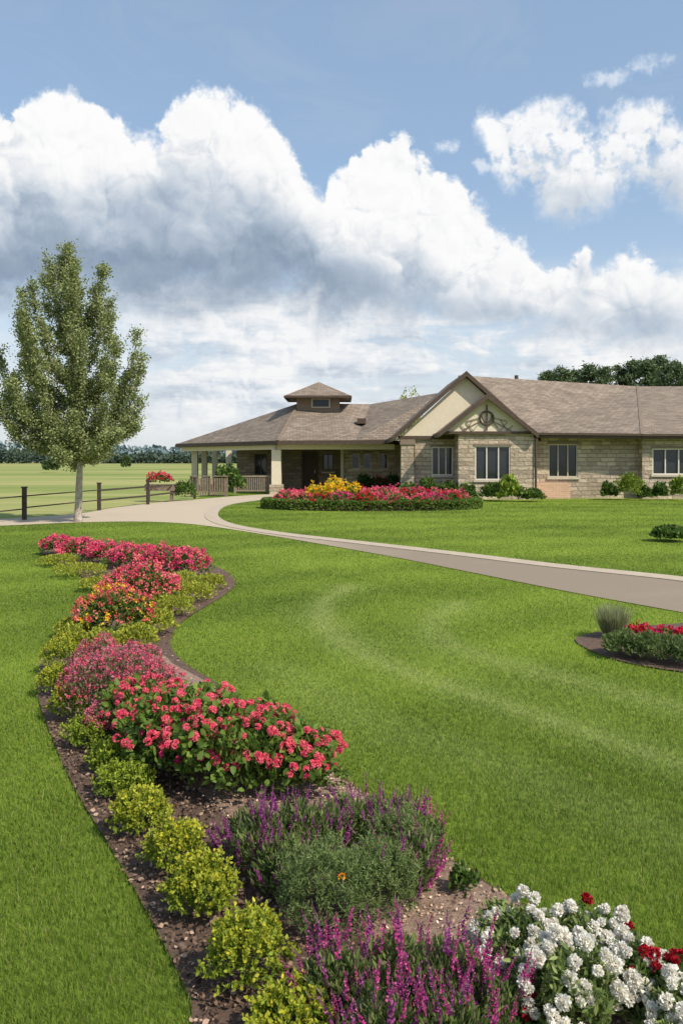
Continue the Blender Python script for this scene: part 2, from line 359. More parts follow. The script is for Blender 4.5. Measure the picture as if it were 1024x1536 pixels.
mx=nt.new('ShaderNodeMixShader'); nt.put(mx.inputs[0],al); nt.put(mx.inputs[1],b1.outputs[0]); nt.put(mx.inputs[2],b2.outputs[0])
ow=nt.new('ShaderNodeOutputWorld'); nt.put(ow.inputs[0],mx.outputs[0])
# ---------------------------------------------------------------- ground layout
def curve_px(pts,n=8,closed=False): return catmull([G(*p) for p in pts],n,closed)
d_out=curve_px([(-150,792),(0,789),(120,784),(220,783),(300,788),(400,803),(500,820),(600,838),(700,858),(850,888),(1024,920),(1200,952)])
d_in=curve_px([(1200,890),(1024,867),(850,849),(700,831),(560,815),(420,799),(345,785),(327,771),(343,758),(385,751),(420,747)])
d_far=curve_px([(420,741),(360,744),(300,749),(200,758),(115,771),(0,779),(-150,784)])
drive=np.concatenate([d_out,d_in,d_far])
bed=catmull([G(*p) for p in [(60,826),(110,856),(138,890),(95,935),(64,990),(57,1040),(75,1100),(115,1190),(175,1290),(235,1400),(283,1500),(325,1620),(700,1700),(1150,1640),(1024,1515),(880,1425),(800,1372),(700,1310),(600,1240),(510,1165),(410,1085),(330,1030),(274,994),(256,964),(276,932),(336,894),(352,873),(322,850),(240,828),(150,812),(80,806)]],8,True)
gravel=catmull([G(*p) for p in [(150,985),(180,1050),(260,1150),(340,1230),(470,1330),(560,1420),(640,1540),(700,1680),(1130,1635),(1018,1516),(876,1427),(796,1374),(697,1312),(597,1243),(507,1168),(404,1088),(322,1033),(262,1000),(238,985)]],6,True)
bed2=catmull([G(*p) for p in [(862,962),(885,952),(930,944),(1000,938),(1100,935),(1160,1000),(1100,1020),(1024,1010),(950,998),(895,982)]],8,True)
i0=np.array(G(557,762)); isl_c=i0
th=np.linspace(0,2*np.pi,48,endpoint=False)
island=np.stack([isl_c[0]+3.85*np.cos(th),isl_c[1]+1.9*np.sin(th)],1)
fence_d=np.array([19.9,24.3,29.,32.6,36.5,60]); fence_x=np.array([-9.6,-9.23,-8.42,-7.56,-6.66,-6.5])
streaks=[curve_px([(520,880),(482,910),(492,945),(560,990),(700,1040),(850,1090),(1024,1150),(1200,1220)],10),
         curve_px([(690,905),(648,930),(665,962),(800,1005),(1024,1062),(1200,1110)],10),
         curve_px([(420,1000),(560,1080),(760,1150),(1024,1260)],10)]
def segdist(pl,x,y):
    best=np.full(len(x),9.)
    for i in range(len(pl)-1):
        a=pl[i];b=pl[i+1];d=b-a;L=d@d+1e-9
        t=np.clip(((x-a[0])*d[0]+(y-a[1])*d[1])/L,0,1)
        best=np.minimum(best,np.hypot(x-a[0]-t*d[0],y-a[1]-t*d[1]))
    return best
def tone(x,y):
    t=.5+.14*np.sin(x*.9+y*.55+.6*np.sin(y*.4))+.17*np.sin(x*.37-y*.8+1.)+.10*np.sin(2.3*x+1.9*y+.8*np.sin(y))+.08*np.sin(5.1*x-3.3*y+np.sin(2*x))+.05*np.sin(9*x+7*y+2*np.sin(3*y))+.14*np.tanh((x+1.5)*.8)  # broad lawn tones, including sunlit yellow patches put into the colour
    # mowing lanes that run beside the mower tracks
    s=np.zeros(len(x)); sel_=(y<16)&(x>-2.5)
    q=np.hypot(x-10.,y+6.); lane=np.tanh(1.6*np.sin(q*2*np.pi/2.2))*.17*np.clip((y-4)/3,0,1)
    if sel_.any():
        for k,st in enumerate(streaks):
            dd=segdist(st,x[sel_],y[sel_])*(1+.25*np.sin(3*x[sel_]+2*y[sel_]))
            s[sel_]=np.maximum(s[sel_],(np.exp(-(dd/(.11+.04*k))**2)*.55+np.exp(-(dd/.32)**2)*.28)*(1,.75,.35)[k])
    return np.clip(t+lane,0,1),s
LA=np.array([.145,.222,.03]); LB=np.array([.25,.335,.048]); LS=np.array([.41,.45,.17])
def ground_col(x,y,k=1.):
    t,s=tone(x,y); cl=LA+(LB-LA)*t[:,None]; return (cl*(1-.55*s[:,None])+LS*.55*s[:,None])*k
o=MB().face((-3000,-60,-.02),(3000,-60,-.02),(3000,4000,-.02),(-3000,4000,-.02)).build('ground',M['field']); o['kind']='structure'
gx=np.arange(-26,26.1,.2); gy=np.arange(-6,60.1,.2); XX,YY=np.meshgrid(gx,gy); x=XX.ravel(); y=YY.ravel(); nx=len(gx)
idx=np.arange(len(x)).reshape(XX.shape); q=np.stack([idx[:-1,:-1],idx[:-1,1:],idx[1:,1:],idx[1:,:-1]],-1).reshape(-1,4)
cx=x[q].mean(1); cy=y[q].mean(1); keep=~((cy>24.6)&(cx<np.interp(cy,fence_d,fence_x)))
o=link('lawn',npdata('lawn',np.stack([x,y,np.zeros_like(x)],1),q[keep],ground_col(x,y,.82),M['lawn'])); o['kind']='structure'
sheet('driveway',drive,.010,M['drive']); sheet('flower_bed_soil',bed,.014,M['mulch']); sheet('flower_bed_gravel',gravel,.019,M['gravel']); sheet('side_bed_soil',bed2,.014,M['mulch']); sheet('island_bed_soil',island,.014,M['mulch'])
def ribbon(name,pl,wd,z0,z1,mat,side=1):
    mb=MB(); n=len(pl); L=[];R=[]
    for i in range(n):
        d=pl[min(i+1,n-1)]-pl[max(i-1,0)]; d=d/np.linalg.norm(d); nn=np.array([-d[1],d[0]])*side
        L.append(pl[i]); R.append(pl[i]+nn*wd)
    for i in range(n-1):
        a,b,c,d=L[i],L[i+1],R[i+1],R[i]
        mb.face((*a,z1),(*b,z1),(*c,z1),(*d,z1)); mb.face((*a,z0),(*b,z0),(*b,z1),(*a,z1)); mb.face((*d,z0),(*c,z0),(*c,z1),(*d,z1))
    o=mb.build(name,mat); o['kind']='structure'; return o
ribbon('kerb',d_in[:66],.42,.0,.022,M['kerb'],1)
# ---------------------------------------------------------------- grass: density and blade size change smoothly with distance
n=700000; y=np.exp(rng.uniform(math.log(2.1),math.log(38),n)); x=rng.uniform(-1,1,n)*(y*.46+.6)
bad=inside(drive,x,y)|inside(bed,x,y)|inside(bed2,x,y)|inside(island,x,y)|((y>24.6)&(x<np.interp(y,fence_d,fence_x)))|((y>36.6)&(x>3))
x=x[~bad];y=y[~bad]; full=rng.random(len(x))<np.clip((6.5-y)/2.5,0,1)
def blades(x,y,full):
    n=len(x); t,s=tone(x,y); h=np.interp(y,[2,4,8,15,38],[.035,.030,.026,.023,.026]); wd=.00044*y**.93*(1. if full else 1.12)
    P=np.stack([x,y,np.zeros(n)],1); az=rng.uniform(0,6.283,n); D=np.stack([np.cos(az),np.sin(az),np.zeros(n)],1)
    az2=az+rng.normal(0,.7,n); S=np.stack([-np.sin(az2),np.cos(az2),np.zeros(n)],1)
    hh=(h*rng.uniform(.6,1.15,n)*(1-.3*s))[:,None]; ww=(wd*rng.uniform(.6,1.3,n))[:,None]; ln=hh*rng.uniform(.15,.8,n)[:,None]
    c=pal([(.145,.235,.03),(.185,.29,.036),(.23,.335,.045),(.28,.345,.066)],n,.10)
    c=c*(.68+.56*t[:,None])*(np.array([.93,.98,1.])+np.array([.15,.05,0])*t[:,None]); dry=rng.random(n)<.03; c[dry]=pal([(.40,.38,.16)],dry.sum())
    st=(s*rng.uniform(.4,1,n))[:,None]*.7; c=c*(1-st)+np.array([.44,.48,.20])*st
    z=np.array([0,0,1.])
    if full:
        v=np.stack([P-S*ww,P+S*ww,P+z*hh*.6+D*ln*.3-S*ww*.8,P+z*hh*.6+D*ln*.3+S*ww*.8,P+z*hh+D*ln],1).reshape(-1,3)
        b=np.arange(n)[:,None]*5; f=np.stack([b+np.array([[0,1,3]]),b+np.array([[0,3,2]]),b+np.array([[2,3,4]])],1).reshape(-1,3)
        cc=np.stack([c*.86,c*.86,c,c,c*1.06],1).reshape(-1,3)
    else:
        v=np.stack([P-S*ww,P+S*ww,P+z*hh+D*ln],1).reshape(-1,3); f=np.arange(3*n).reshape(-1,3); cc=np.stack([c*.91,c*.91,c*1.05],1).reshape(-1,3)
    return v,f,cc
ga=cat([blades(x[full],y[full],True),blades(x[~full],y[~full],False)])
o=link('lawn_grass',npdata('lawn_grass',*ga,M['grass'])); tagset(o,'short mown green lawn grass around the beds and drive','grass',kind='stuff')
n=60000
y=np.sqrt(rng.uniform(2.2**2,13**2,n)); y=np.where(rng.random(n)<.8,rng.uniform(2.2,5.5,n),y); x=rng.uniform(-4.6,1.9,n); k=inside(bed,x,y); x=x[k];y=y[k]; n=len(x)
grav=inside(gravel,x+rng.normal(0,.04,n),y+rng.normal(0,.05,n))
c=np.where(grav[:,None],pal([(.54,.37,.27),(.43,.29,.215),(.64,.48,.37),(.30,.195,.14)],n,.2),pal([(.14,.088,.06),(.21,.135,.095),(.085,.052,.038),(.34,.24,.175)],n,.2))
A=unit(rng.standard_normal((n,3))*np.array([1,1,.3])); L=rng.uniform(.010,.028,n)*np.where(grav,.6,1.)
v,f,cc=leaves(np.stack([x,y,np.full(n,.024)+rng.uniform(0,.010,n)],1),A,L,L*.32,c)
o=link('mulch_chips',npdata('mulch_chips',v,f,cc,M['chip'])); tagset(o,'brown bark mulch and reddish gravel covering the curved bed','mulch',kind='stuff')
# ---------------------------------------------------------------- plants
def spot(px,pb,wpx,pt):
    d=H*F/(pb-HY); return (px-512)/F*d,d,wpx/2/F*d,max(.06,H-(pt-HY)/F*d)
YEL=[(.20,.29,.035),(.15,.24,.03),(.27,.34,.04)]; YTIP=[(.66,.56,.045),(.56,.53,.055),(.45,.49,.05)]
GRN=[(.08,.145,.028),(.11,.19,.038),(.055,.105,.022),(.15,.23,.045)]; GTIP=[(.20,.29,.05),(.15,.24,.04)]
LIM=[(.20,.28,.04),(.27,.35,.045),(.15,.22,.033)]; LIY=[(.34,.37,.05),(.42,.43,.055),(.25,.30,.043)]; GREY=[(.145,.205,.07),(.105,.16,.05),(.19,.25,.09)]
PINK=[(.84,.10,.19),(.78,.065,.17),(.88,.18,.25),(.89,.22,.23)]; MUT=[(.58,.16,.22),(.47,.11,.18),(.62,.23,.27)]
RED=[(.60,.015,.035),(.48,.010,.03),(.66,.035,.06)]; DRED=[(.42,.010,.025),(.32,.008,.02),(.50,.02,.04)]; MAG=[(.66,.04,.19),(.56,.025,.155),(.76,.09,.23)]; CORAL=[(.85,.19,.15),(.80,.11,.15),(.87,.28,.17)]
YF=[(.90,.56,.02),(.85,.46,.02),(.9,.65,.06)]; PUR=[(.40,.075,.30),(.31,.05,.24),(.48,.13,.35),(.23,.04,.18)]; MAGP=[(.55,.06,.27),(.44,.045,.22),(.60,.13,.32)]
WHT=[(.89,.86,.78),(.83,.79,.69),(.91,.89,.83)]
def head_mesh(name,cols,R,nf=18,np_=5,ps=.42):
    d=unit(rng.standard_normal((nf,3))+np.array([0,0,.7])); P0=d*R*.62*np.array([1,1,.8])
    out=[]
    for i in range(nf):
        a=unit(np.cross(d[i],rng.standard_normal(3))); b=np.cross(d[i],a); t=np.arange(np_)*2*np.pi/np_
        A=unit(np.cos(t)[:,None]*a+np.sin(t)[:,None]*b+d[i]*.45)
        c=pal(cols,1,.1).repeat(np_,0)*rng.uniform(.85,1.1,(np_,1))
        out.append(leaves(np.repeat(P0[i:i+1],np_,0),A,R*ps,R*ps*.36,np.clip(c,0,.92),.1))
    return npdata(name,*cat(out),M['petal'])
def ruffle_mesh(name,cols,R,n=46,lo=.2,hi=.6):
    d=unit(rng.standard_normal((n,3))+np.array([0,0,.45])); A=unit(d+rng.standard_normal((n,3))*.5)
    return npdata(name,*leaves(d*R*rng.uniform(lo,hi,n)[:,None],A,R*.5,R*.22,pal(cols,n,.05),.5),M['petal'])
def spike_mesh(name,cols,L):
    n=58; t=rng.uniform(.2,1,n); az=rng.uniform(0,6.28,n); bend=rng.uniform(-.15,.15,2)
    P=np.stack([bend[0]*L*t**2,bend[1]*L*t**2,L*t],1); rad=.0118*(1.15-t*.8)
    D=np.stack([np.cos(az),np.sin(az),rng.uniform(.1,.9,n)],1); A=unit(D)
    a=leaves(P,A,rad*1.4,rad*.48,pal(cols,n,.22))
    ts=np.linspace(0,.95,7); Ps=np.stack([bend[0]*L*ts**2,bend[1]*L*ts**2,L*ts],1)
    b=leaves(Ps,np.repeat(np.array([[0,0,1.]]),7,0),L*.16,.0018,pal([(.16,.14,.08),(.18,.10,.12)],7))
    return npdata(name,*cat([a,b]),M['petal'])
HEADS={'pink':[head_mesh('flower_head',PINK,.030) for _ in range(5)],'red':[ruffle_mesh('flower_head',DRED,.032,60) for _ in range(3)],
       'magenta':[head_mesh('flower_head',MAG,.027) for _ in range(2)],'white':[ruffle_mesh('flower_head',WHT,.030,130,.3,.62) for _ in range(5)],
       'purple':[spike_mesh('flower_spike',PUR,.15) for _ in range(5)],'magenta_spike':[spike_mesh('flower_spike',MAGP if i<4 else PUR,.18) for i in range(6)],'orange':[head_mesh('flower_head',[(.85,.30,.01),(.8,.4,.02)],.018,8)]}
def blooms_np(n,r,h,s,cols,low=.1):
    P,d=dome(n,r*1.02,h*1.03,.92,.12,low); k=d[:,2]>low; P=P[k];d=d[k];n=len(P)
    m_=7; PP=np.repeat(P,m_,0)+rng.normal(0,s*.45,(n*m_,3)); A=unit(np.repeat(d,m_,0)*.6+rng.standard_normal((n*m_,3)))
    c=np.repeat(pal(cols,n,.15),m_,0)*rng.uniform(.8,1.15,(n*m_,1))
    return leaves(PP,A,s*1.0,s*.42,np.clip(c,0,.95))
def head_parts(root,kind,n,r,h,low=.2,scale=(.8,1.15),spike=False,name='flower_head'):
    P,d=dome(n*4,r,h,.93,.1,0.); ok=[i for i in range(len(P)) if d[i,2]>low][:n]
    for i in ok:
        o=bpy.data.objects.new(name,HEADS[kind][rng.integers(len(HEADS[kind]))]); C.objects.link(o); o.parent=root
        o.location=P[i]-np.array([0,0,.05 if spike else 0])
        v=Vector(d[i]*(.3 if spike else 1))+Vector((0,0,.9 if spike else .5))+Vector(rng.normal(0,.11 if spike else .25,3))
        qn=v.to_track_quat('Z','Y'); o.rotation_euler=qn.to_euler(); s=rng.uniform(*scale); o.scale=(s,s,s)
        if not spike: o.rotation_euler.rotate_axis('Z',rng.uniform(0,6.28))
ORD=['nearest','second','third','fourth','fifth','sixth','seventh','eighth','ninth','tenth','farthest']
yb=[(440,1578,140,1486),(372,1484,132,1370),(303,1378,112,1288),(262,1312,92,1232),(213,1254,92,1185),(190,1197,92,1146),(165,1160,72,1116),(135,1126,76,1075),(103,1082,60,1030),(88,1044,60,998),(94,1010,62,956)]
for i,s in enumerate(yb):
    x,y,r,h=spot(*s)
    lab=('yellow-green leafy bush, '+(ORD[i] if i in (0,10) else ORD[i]+' from the front')+' in the row along the left bed edge')
    t=thing('golden_bush',lab,'bush',(x,y,.01),'golden bushes along the left edge of the bed')
    g=i in (5,6,7)
    tip=YTIP if not g else [(.40,.46,.055),(.30,.39,.045)]
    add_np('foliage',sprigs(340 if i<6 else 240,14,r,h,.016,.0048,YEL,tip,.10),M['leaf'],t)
pk=[(448,1190,125,1090,'at the right end of the near pink group'),(385,1188,160,1068,'second from the right in the near pink group'),(315,1180,165,1046,'in the middle of the near pink group'),(252,1168,140,1036,'at the left end of the near pink group'),(305,1132,150,1030,'behind the middle of the near pink group'),(210,1120,120,1022,'behind the left end of the near pink group'),(395,1140,110,1056,'behind the right part of the near pink group')]
for i,(a,b,c_,d_,wh) in enumerate(pk):
    x,y,r,h=spot(a,b,c_,d_); t=thing('pink_flower_plant','bright pink flowering plant with dark leaves '+wh,'flowering plant',(x,y,.01),'near pink flowering plants')
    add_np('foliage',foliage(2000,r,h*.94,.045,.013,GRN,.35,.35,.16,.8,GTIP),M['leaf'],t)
    head_parts(t,'pink',[62,78,88,78,66,60,56][i],r*1.02,h,.12,(.6,1.15))
    if i in (0,2,3): head_parts(t,'magenta',8,r*1.02,h*.8,-.05)
mu=[(150,1082,112,985,'left front'),(228,1084,96,1000,'right front'),(190,1065,116,974,'middle'),(150,1042,96,962,'left back'),(210,1042,86,976,'right back'),(178,1120,80,1048,'leftmost')]
for a,b,c_,d_,wh in mu:
    x,y,r,h=spot(a,b,c_,d_); t=thing('dusky_pink_plant','dusky pink airy plant, '+wh+' of the clump behind the bright pink group','flowering plant',(x,y,.01),'dusky pink plants')
    add_np('foliage',foliage(1500,r,h*.95,.03,.006,[(.15,.18,.07),(.20,.22,.09),(.22,.14,.11)],.8,.4,.14,.6),M['leaf'],t)
    add_np('blooms',blooms_np(420,r,h,.012,MUT+PINK[:1],-.1),M['petal'],t)
def far_plant(name,lab,cat_,s,fp,bl,bs,nb_,nf=900,L=.045,group=None,low=.0):
    x,y,r,h=spot(*s); t=thing(name,lab,cat_,(x,y,.01),group)
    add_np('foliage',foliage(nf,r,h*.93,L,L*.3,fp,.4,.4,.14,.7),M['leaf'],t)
    for cols,nn in zip(bl,nb_): add_np('blooms',blooms_np(nn,r,h,bs,cols,low),M['petal'],t)
    return t
far_plant('mixed_flower_bush','round bush of coral red and yellow flowers in the bend of the bed','flowering bush',(172,960,110,884),GRN,[CORAL,YF],.020,[240,80],1800)
far_plant('pink_flower_bush','round pink and coral flowered bush behind the coral and yellow one','flowering bush',(212,916,110,848),GRN,[PINK,CORAL],.024,[240,70],1500)
far_plant('pink_flower_bush','small pink flowered bush at the right of the round pink bush','flowering bush',(248,903,52,864),GRN,[PINK],.024,[120],700)
tr=[(280,869,70,826,'nearest, at the right end'),(240,861,70,822,'second from the right end'),(198,853,70,820,'third from the right end'),(158,847,66,814,'third from the left end'),(120,840,62,810,'second from the left end'),(86,832,46,806,'farthest, at the left end')]
for i,(a,b,c_,d_,wh) in enumerate(tr):
    far_plant('rose_pink_plant','rose pink flowering mound '+wh+' of the far row in the bed','flowering plant',(a,b,c_,d_),GRN,[PINK,MAG],.030,[170,50],800,.055,'far row of pink mounds')
lw=[(122,866,84,845,'at the far left'),(150,886,64,865,'in the left bend'),(314,885,54,862,'at the far right tip'),(288,904,78,874,'on the right side'),(258,926,76,894,'on the right, next to the mulch bend'),(230,954,72,914,'nearest the mulch bend'),(112,957,60,926,'left of the coral bush'),(206,976,66,936,'right of the coral bush'),(108,985,58,940,'behind the farthest golden bush'),(270,890,80,858,'behind the small pink bush'),(90,849,60,832,'at the far left tip'),(150,985,60,944,'in front of the coral bush')]
for a,b,c_,d_,wh in lw:
    x,y,r,h=spot(a,b,c_,d_); t=thing('low_green_shrub','low lime green shrub '+wh+' of the far bed','shrub',(x,y,.01),'low lime shrubs')
    add_np('foliage',foliage(1500,r,h,.032,.0085,LIY,.7,.35,.08),M['leaf'],t)
far_plant('yellow_flower_plant','small yellow flowers left of the round pink bush','flowering plant',(152,905,26,876),LIM,[YF],.022,[40],250)
sv=[(395,1306,120,1202,'purple',42,'at the left end'),(460,1300,120,1192,'purple',46,'second from the left'),(530,1275,120,1190,'purple',42,'in the middle'),(590,1275,110,1192,'purple',38,'at the back'),(625,1300,90,1212,'magenta_spike',26,'at the right end'),(612,1350,84,1240,'magenta_spike',22,'right of the grey-green mound'),(425,1345,80,1250,'purple',24,'left of the grey-green mound')]
SAL=[(.15,.215,.06),(.20,.265,.075),(.18,.17,.10),(.11,.17,.045)]
for a,b,c_,d_,k,nn,wh in sv:
    x,y,r,h=spot(a,b,c_,d_); t=thing('salvia_plant','purple spiked salvia '+wh+' of the clump behind the grey-green mound','flowering plant',(x,y,.01),'upper salvia clump')
    add_np('foliage',foliage(2100,r,h*.82,.038,.0042,SAL,1.1,.3,.14,.6),M['leaf'],t)
    head_parts(t,k,nn,r,h*.84,.0,(.45,1.0),True,'flower_spike')
for a,b,c_,d_,wh in [(495,1400,178,1270,'large grey-green fine-leaved mound in the middle of the near bed'),(572,1378,120,1266,'smaller grey-green fine-leaved mound right of the large one'),(600,1316,116,1214,'grey-green fine-leaved mound behind the other two')]:
    x,y,r,h=spot(a,b,c_,d_); t=thing('rosemary_mound',wh,'shrub',(x,y,.01))
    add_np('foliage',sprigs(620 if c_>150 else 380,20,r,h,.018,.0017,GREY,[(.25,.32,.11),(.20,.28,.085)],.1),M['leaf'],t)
    if c_>150:
        o=link('flower_head',HEADS['orange'][0],None,t); o.location=(r*.20,-r*.72,h*.86); o.rotation_euler=(.7,0,0); o['label']='single orange flower'
    else: head_parts(t,'purple',11,r,h*.88,.1,(.5,.85),True,'flower_spike')
sv2=[(510,1545,120,1400,'at the left end'),(590,1540,140,1385,'second from the left'),(670,1545,130,1390,'right of the middle'),(735,1580,100,1440,'at the right end'),(570,1620,130,1470,'at the very front'),(680,1640,130,1470,'at the front right')]
for a,b,c_,d_,wh in sv2:
    x,y,r,h=spot(a,b,c_,d_); t=thing('salvia_plant','magenta spiked salvia '+wh+' of the clump nearest the camera','flowering plant',(x,y,.01),'front salvia clump')
    add_np('foliage',foliage(2000,r,h*.76,.036,.0042,SAL,1.1,.3,.14,.6),M['leaf'],t)
    head_parts(t,'magenta_spike',36,r,h*.86,.0,(.4,1.0),True,'flower_spike')
wf=[(785,1478,145,1364,'left'),(880,1480,140,1372,'back'),(850,1570,160,1422,'front'),(945,1530,120,1418,'right'),(1020,1585,110,1475,'rightmost')]
for i,(a,b,c_,d_,wh) in enumerate(wf):
    x,y,r,h=spot(a,b,c_,d_); t=thing('white_flower_plant','white ruffled flowering plant, '+wh+' one of the white group at the front right','flowering plant',(x,y,.01),'white flowering plants')
    add_np('foliage',foliage(2900,r,h*.92,.03,.005,[(.20,.27,.085),(.27,.33,.11),(.13,.19,.055)],.6,.4,.12),M['leaf'],t)
    head_parts(t,'white',50,r,h,.0,(.5,.98))
for a,b,c_,d_,n_,wh in [(868,1428,46,1360,5,'behind the white flowers'),(968,1545,70,1434,8,'between the white flowers at the right'),(938,1450,44,1400,5,'behind the right part of the white flowers'),(1008,1525,50,1440,6,'at the right edge among the white flowers'),(790,1580,50,1496,4,'in front of the left white flowers')]:
    x,y,r,h=spot(a,b,c_,d_); t=thing('red_flower_plant','deep red flowering plant '+wh,'flowering plant',(x,y,.01))
    add_np('foliage',foliage(400,r,h*.92,.04,.012,GRN,.6,.4),M['leaf'],t); head_parts(t,'red',n_,r,h*1.03,.3,(.6,.95))
x,y,r,h=spot(692,1345,44,1303); t=thing('green_sprig','small lone green sprig on the reddish gravel','plant',(x,y,.01)); add_np('foliage',foliage(220,r,h,.03,.007,GRN,.9,.2),M['leaf'],t)
x,y,r,h=spot(918,958,46,902); t=thing('ornamental_grass','tuft of pale fine ornamental grass in the side bed','ornamental grass',(x,y,.01))
n=1600; az=rng.uniform(0,6.28,n); sp=rng.uniform(0,.6,n); A=unit(np.stack([np.cos(az)*sp,np.sin(az)*sp,np.ones(n)],1)); P=np.stack([np.cos(az)*r*.5*rng.random(n),np.sin(az)*r*.5*rng.random(n),np.zeros(n)],1)
add_np('foliage',leaves(P,A,h*rng.uniform(.4,1.0,n),.0028,pal([(.33,.36,.18),(.25,.30,.13),(.40,.40,.24)],n)),M['leaf'],t)
for i,(a,b,c_,d_) in enumerate([(935,985,66,948),(985,993,80,952),(1040,1000,80,955)]):
    x,y,r,h=spot(a,b,c_,d_); t=thing('grey_green_shrub','low grey-green fine shrub, '+['left','middle','right'][i]+' one of three at the front of the side bed','shrub',(x,y,.01),'grey-green shrubs of the side bed')
    add_np('foliage',foliage(2200,r,h,.045,.006,[(.14,.20,.065),(.19,.25,.085),(.10,.15,.045)],.7,.3,.1,.6),M['leaf'],t)
for i,(a,b,c_,d_) in enumerate([(962,968,44,941),(1000,970,50,944),(1040,972,50,946)]):
    far_plant('red_flower_plant','crimson flowering plant, '+['left','middle','right'][i]+' one of three behind the grey-green shrubs','flowering plant',(a,b,c_,d_),GRN,[RED,MAG],.026,[60,35],400,.04)
x,y,r,h=spot(1005,812,58,789); t=thing('low_round_shrub','low dark green spreading shrub on the lawn at the right','shrub',(x,y,.01)); add_np('foliage',foliage(2200,r,h,.08,.022,GRN,.4,.4,.08),M['leaf'],t)
# ---------------------------------------------------------------- island bed
hr=thing('clipped_hedge','low clipped green hedge ringing the flower island','hedge',(isl_c[0],isl_c[1],0))
n=17000; a=rng.uniform(0,6.283,n); off=rng.uniform(-1,1,n); zz=rng.uniform(0,1,n); face=rng.random(n)
off=np.where(face<.45,np.sign(off),off); zz=np.where(face>=.45,1.,zz)
rx=3.75+off*.22; ry=1.8+off*.22; P=np.stack([rx*np.cos(a),ry*np.sin(a),.02+zz*.29+.012*np.sin(9*a)],1)+rng.normal(0,.015,(n,3))
A=unit(np.stack([np.cos(a)*off,np.sin(a)*off,zz-.3],1)+rng.standard_normal((n,3))*.7)
add_np('foliage',leaves(P,A,.075,.024,pal([(.10,.17,.036),(.14,.22,.046),(.19,.27,.055)],n)),M['leaf'],hr)
for rr,cnt in ((.82,22),(.5,14),(.2,6)):
    for i in range(cnt):
        an=2*math.pi*(i+.5*rng.random())/cnt; x=isl_c[0]+3.75*rr*math.cos(an); y=isl_c[1]+1.8*rr*math.sin(an)
        if rr<.6 and math.hypot((x-(isl_c[0]-1.6))/1.1,(y-isl_c[1]-.2)/.9)<1: continue
        t=thing('bedding_flower','red and pink bedding flower plant massed inside the hedge ring before the house','flowering plant',(x,y,.01),'red and pink bedding flowers of the island')
        hh=.54+.2*(1-rr)+rng.uniform(-.06,.06)
        add_np('foliage',foliage(330,.48,hh,.11,.035,GRN,.4,.4),M['leaf'],t)
        cols=[RED,MAG,PINK][rng.choice(3,p=[.2,.3,.5])]
        add_np('blooms',blooms_np(70,.48,hh+.03,.05,cols,-.1),M['petal'],t)
for i,(dx,dy,hh) in enumerate([(-2.0,.15,.80),(-1.35,.35,1.0),(-.75,.2,.84),(-1.5,-.35,.78)]):
    t=thing('yellow_flower_bush','yellow flowering bush, '+['left','tallest','right','front'][i]+' one of the yellow group in the island','flowering bush',(isl_c[0]+dx,isl_c[1]+dy,.01),'yellow bushes of the island')
    add_np('foliage',foliage(350,.46,hh,.1,.03,LIM,.4,.4),M['leaf'],t); add_np('blooms',blooms_np(130,.46,hh+.03,.055,YF,-.1),M['petal'],t)
# ---------------------------------------------------------------- house
hs=thing('ranch_house','long beige stone house with brown shingle roof, gables and a cupola','house',(6,42,0))
def wall(name,x0,x1,z0,z1,y,mat,ops=(),rev=.14):
    mb=MB(); xs=sorted({x0,x1,*[o[0] for o in ops],*[o[1] for o in ops]}); zs=sorted({z0,z1,*[o[2] for o in ops],*[o[3] for o in ops]})
    for i in range(len(xs)-1):
        for j in range(len(zs)-1):
            mx_=(xs[i]+xs[i+1])/2; mz=(zs[j]+zs[j+1])/2
            if any(o[0]<mx_<o[1] and o[2]<mz<o[3] for o in ops): continue
            mb.face((xs[i],y,zs[j]),(xs[i+1],y,zs[j]),(xs[i+1],y,zs[j+1]),(xs[i],y,zs[j+1]))
    for a,b,c,d in ops:
        mb.face((a,y,c),(a,y,d),(a,y+rev,d),(a,y+rev,c)); mb.face((b,y,c),(b,y+rev,c),(b,y+rev,d),(b,y,d))
        mb.face((a,y,d),(b,y,d),(b,y+rev,d),(a,y+rev,d)); mb.face((a,y,c),(a,y+rev,c),(b,y+rev,c),(b,y,c))
    return mb.build(name,mat,hs)
def window(x0,x1,z0,z1,y,n,fm,rev=.14,t=.055,cross=False):
    g=MB().face((x0,y+rev-.02,z0),(x1,y+rev-.02,z0),(x1,y+rev-.02,z1),(x0,y+rev-.02,z1)).build('window',M['glass'],hs)
    f=MB(); ya,yb=y+.03,y+rev-.025
    f.box(x0,x0+t,ya,yb,z0,z1).box(x1-t,x1,ya,yb,z0,z1).box(x0+t,x1-t,ya,yb,z0,z0+t).box(x0+t,x1-t,ya,yb,z1-t,z1)
    for k in range(1,n):
        xm=x0+(x1-x0)*k/n; f.box(xm-t*.45,xm+t*.45,ya+.01,yb,z0+t,z1-t)
    f.build('frame',fm,g)
    MB().box(x0-.08,x1+.08,y-.07,y-.003,z0-.09,z0-.005).build('sill',M['cream'],g)
    MB().box(x0-.06,x1+.06,y-.03,y-.003,z1+.005,z1+.10).build('lintel',M['soffit'],g)
wa=(5.92,7.49,.86,2.38); wall('stone_wall',5.18,8.52,0,2.95,37,M['stone'],[wa]); window(*wa,37,3,M['white'])
MB().face((5.18,38.4,0),(5.18,37,0),(5.18,37,2.95),(5.18,38.4,2.95)).build('stone_wall',M['stone'],hs)
MB().face((8.52,37,0),(8.52,38,0),(8.52,38,2.95),(8.52,37,2.95)).build('stone_wall',M['stone'],hs)
MB().face((4.5,37,2.95),(8.4,37,2.95),(6.45,37,4.5)).build('gable_panel',M['stucco'],hs)
MB().box(4.55,8.38,36.86,36.997,2.9,3.02).build('gable_band',M['trim'],hs)
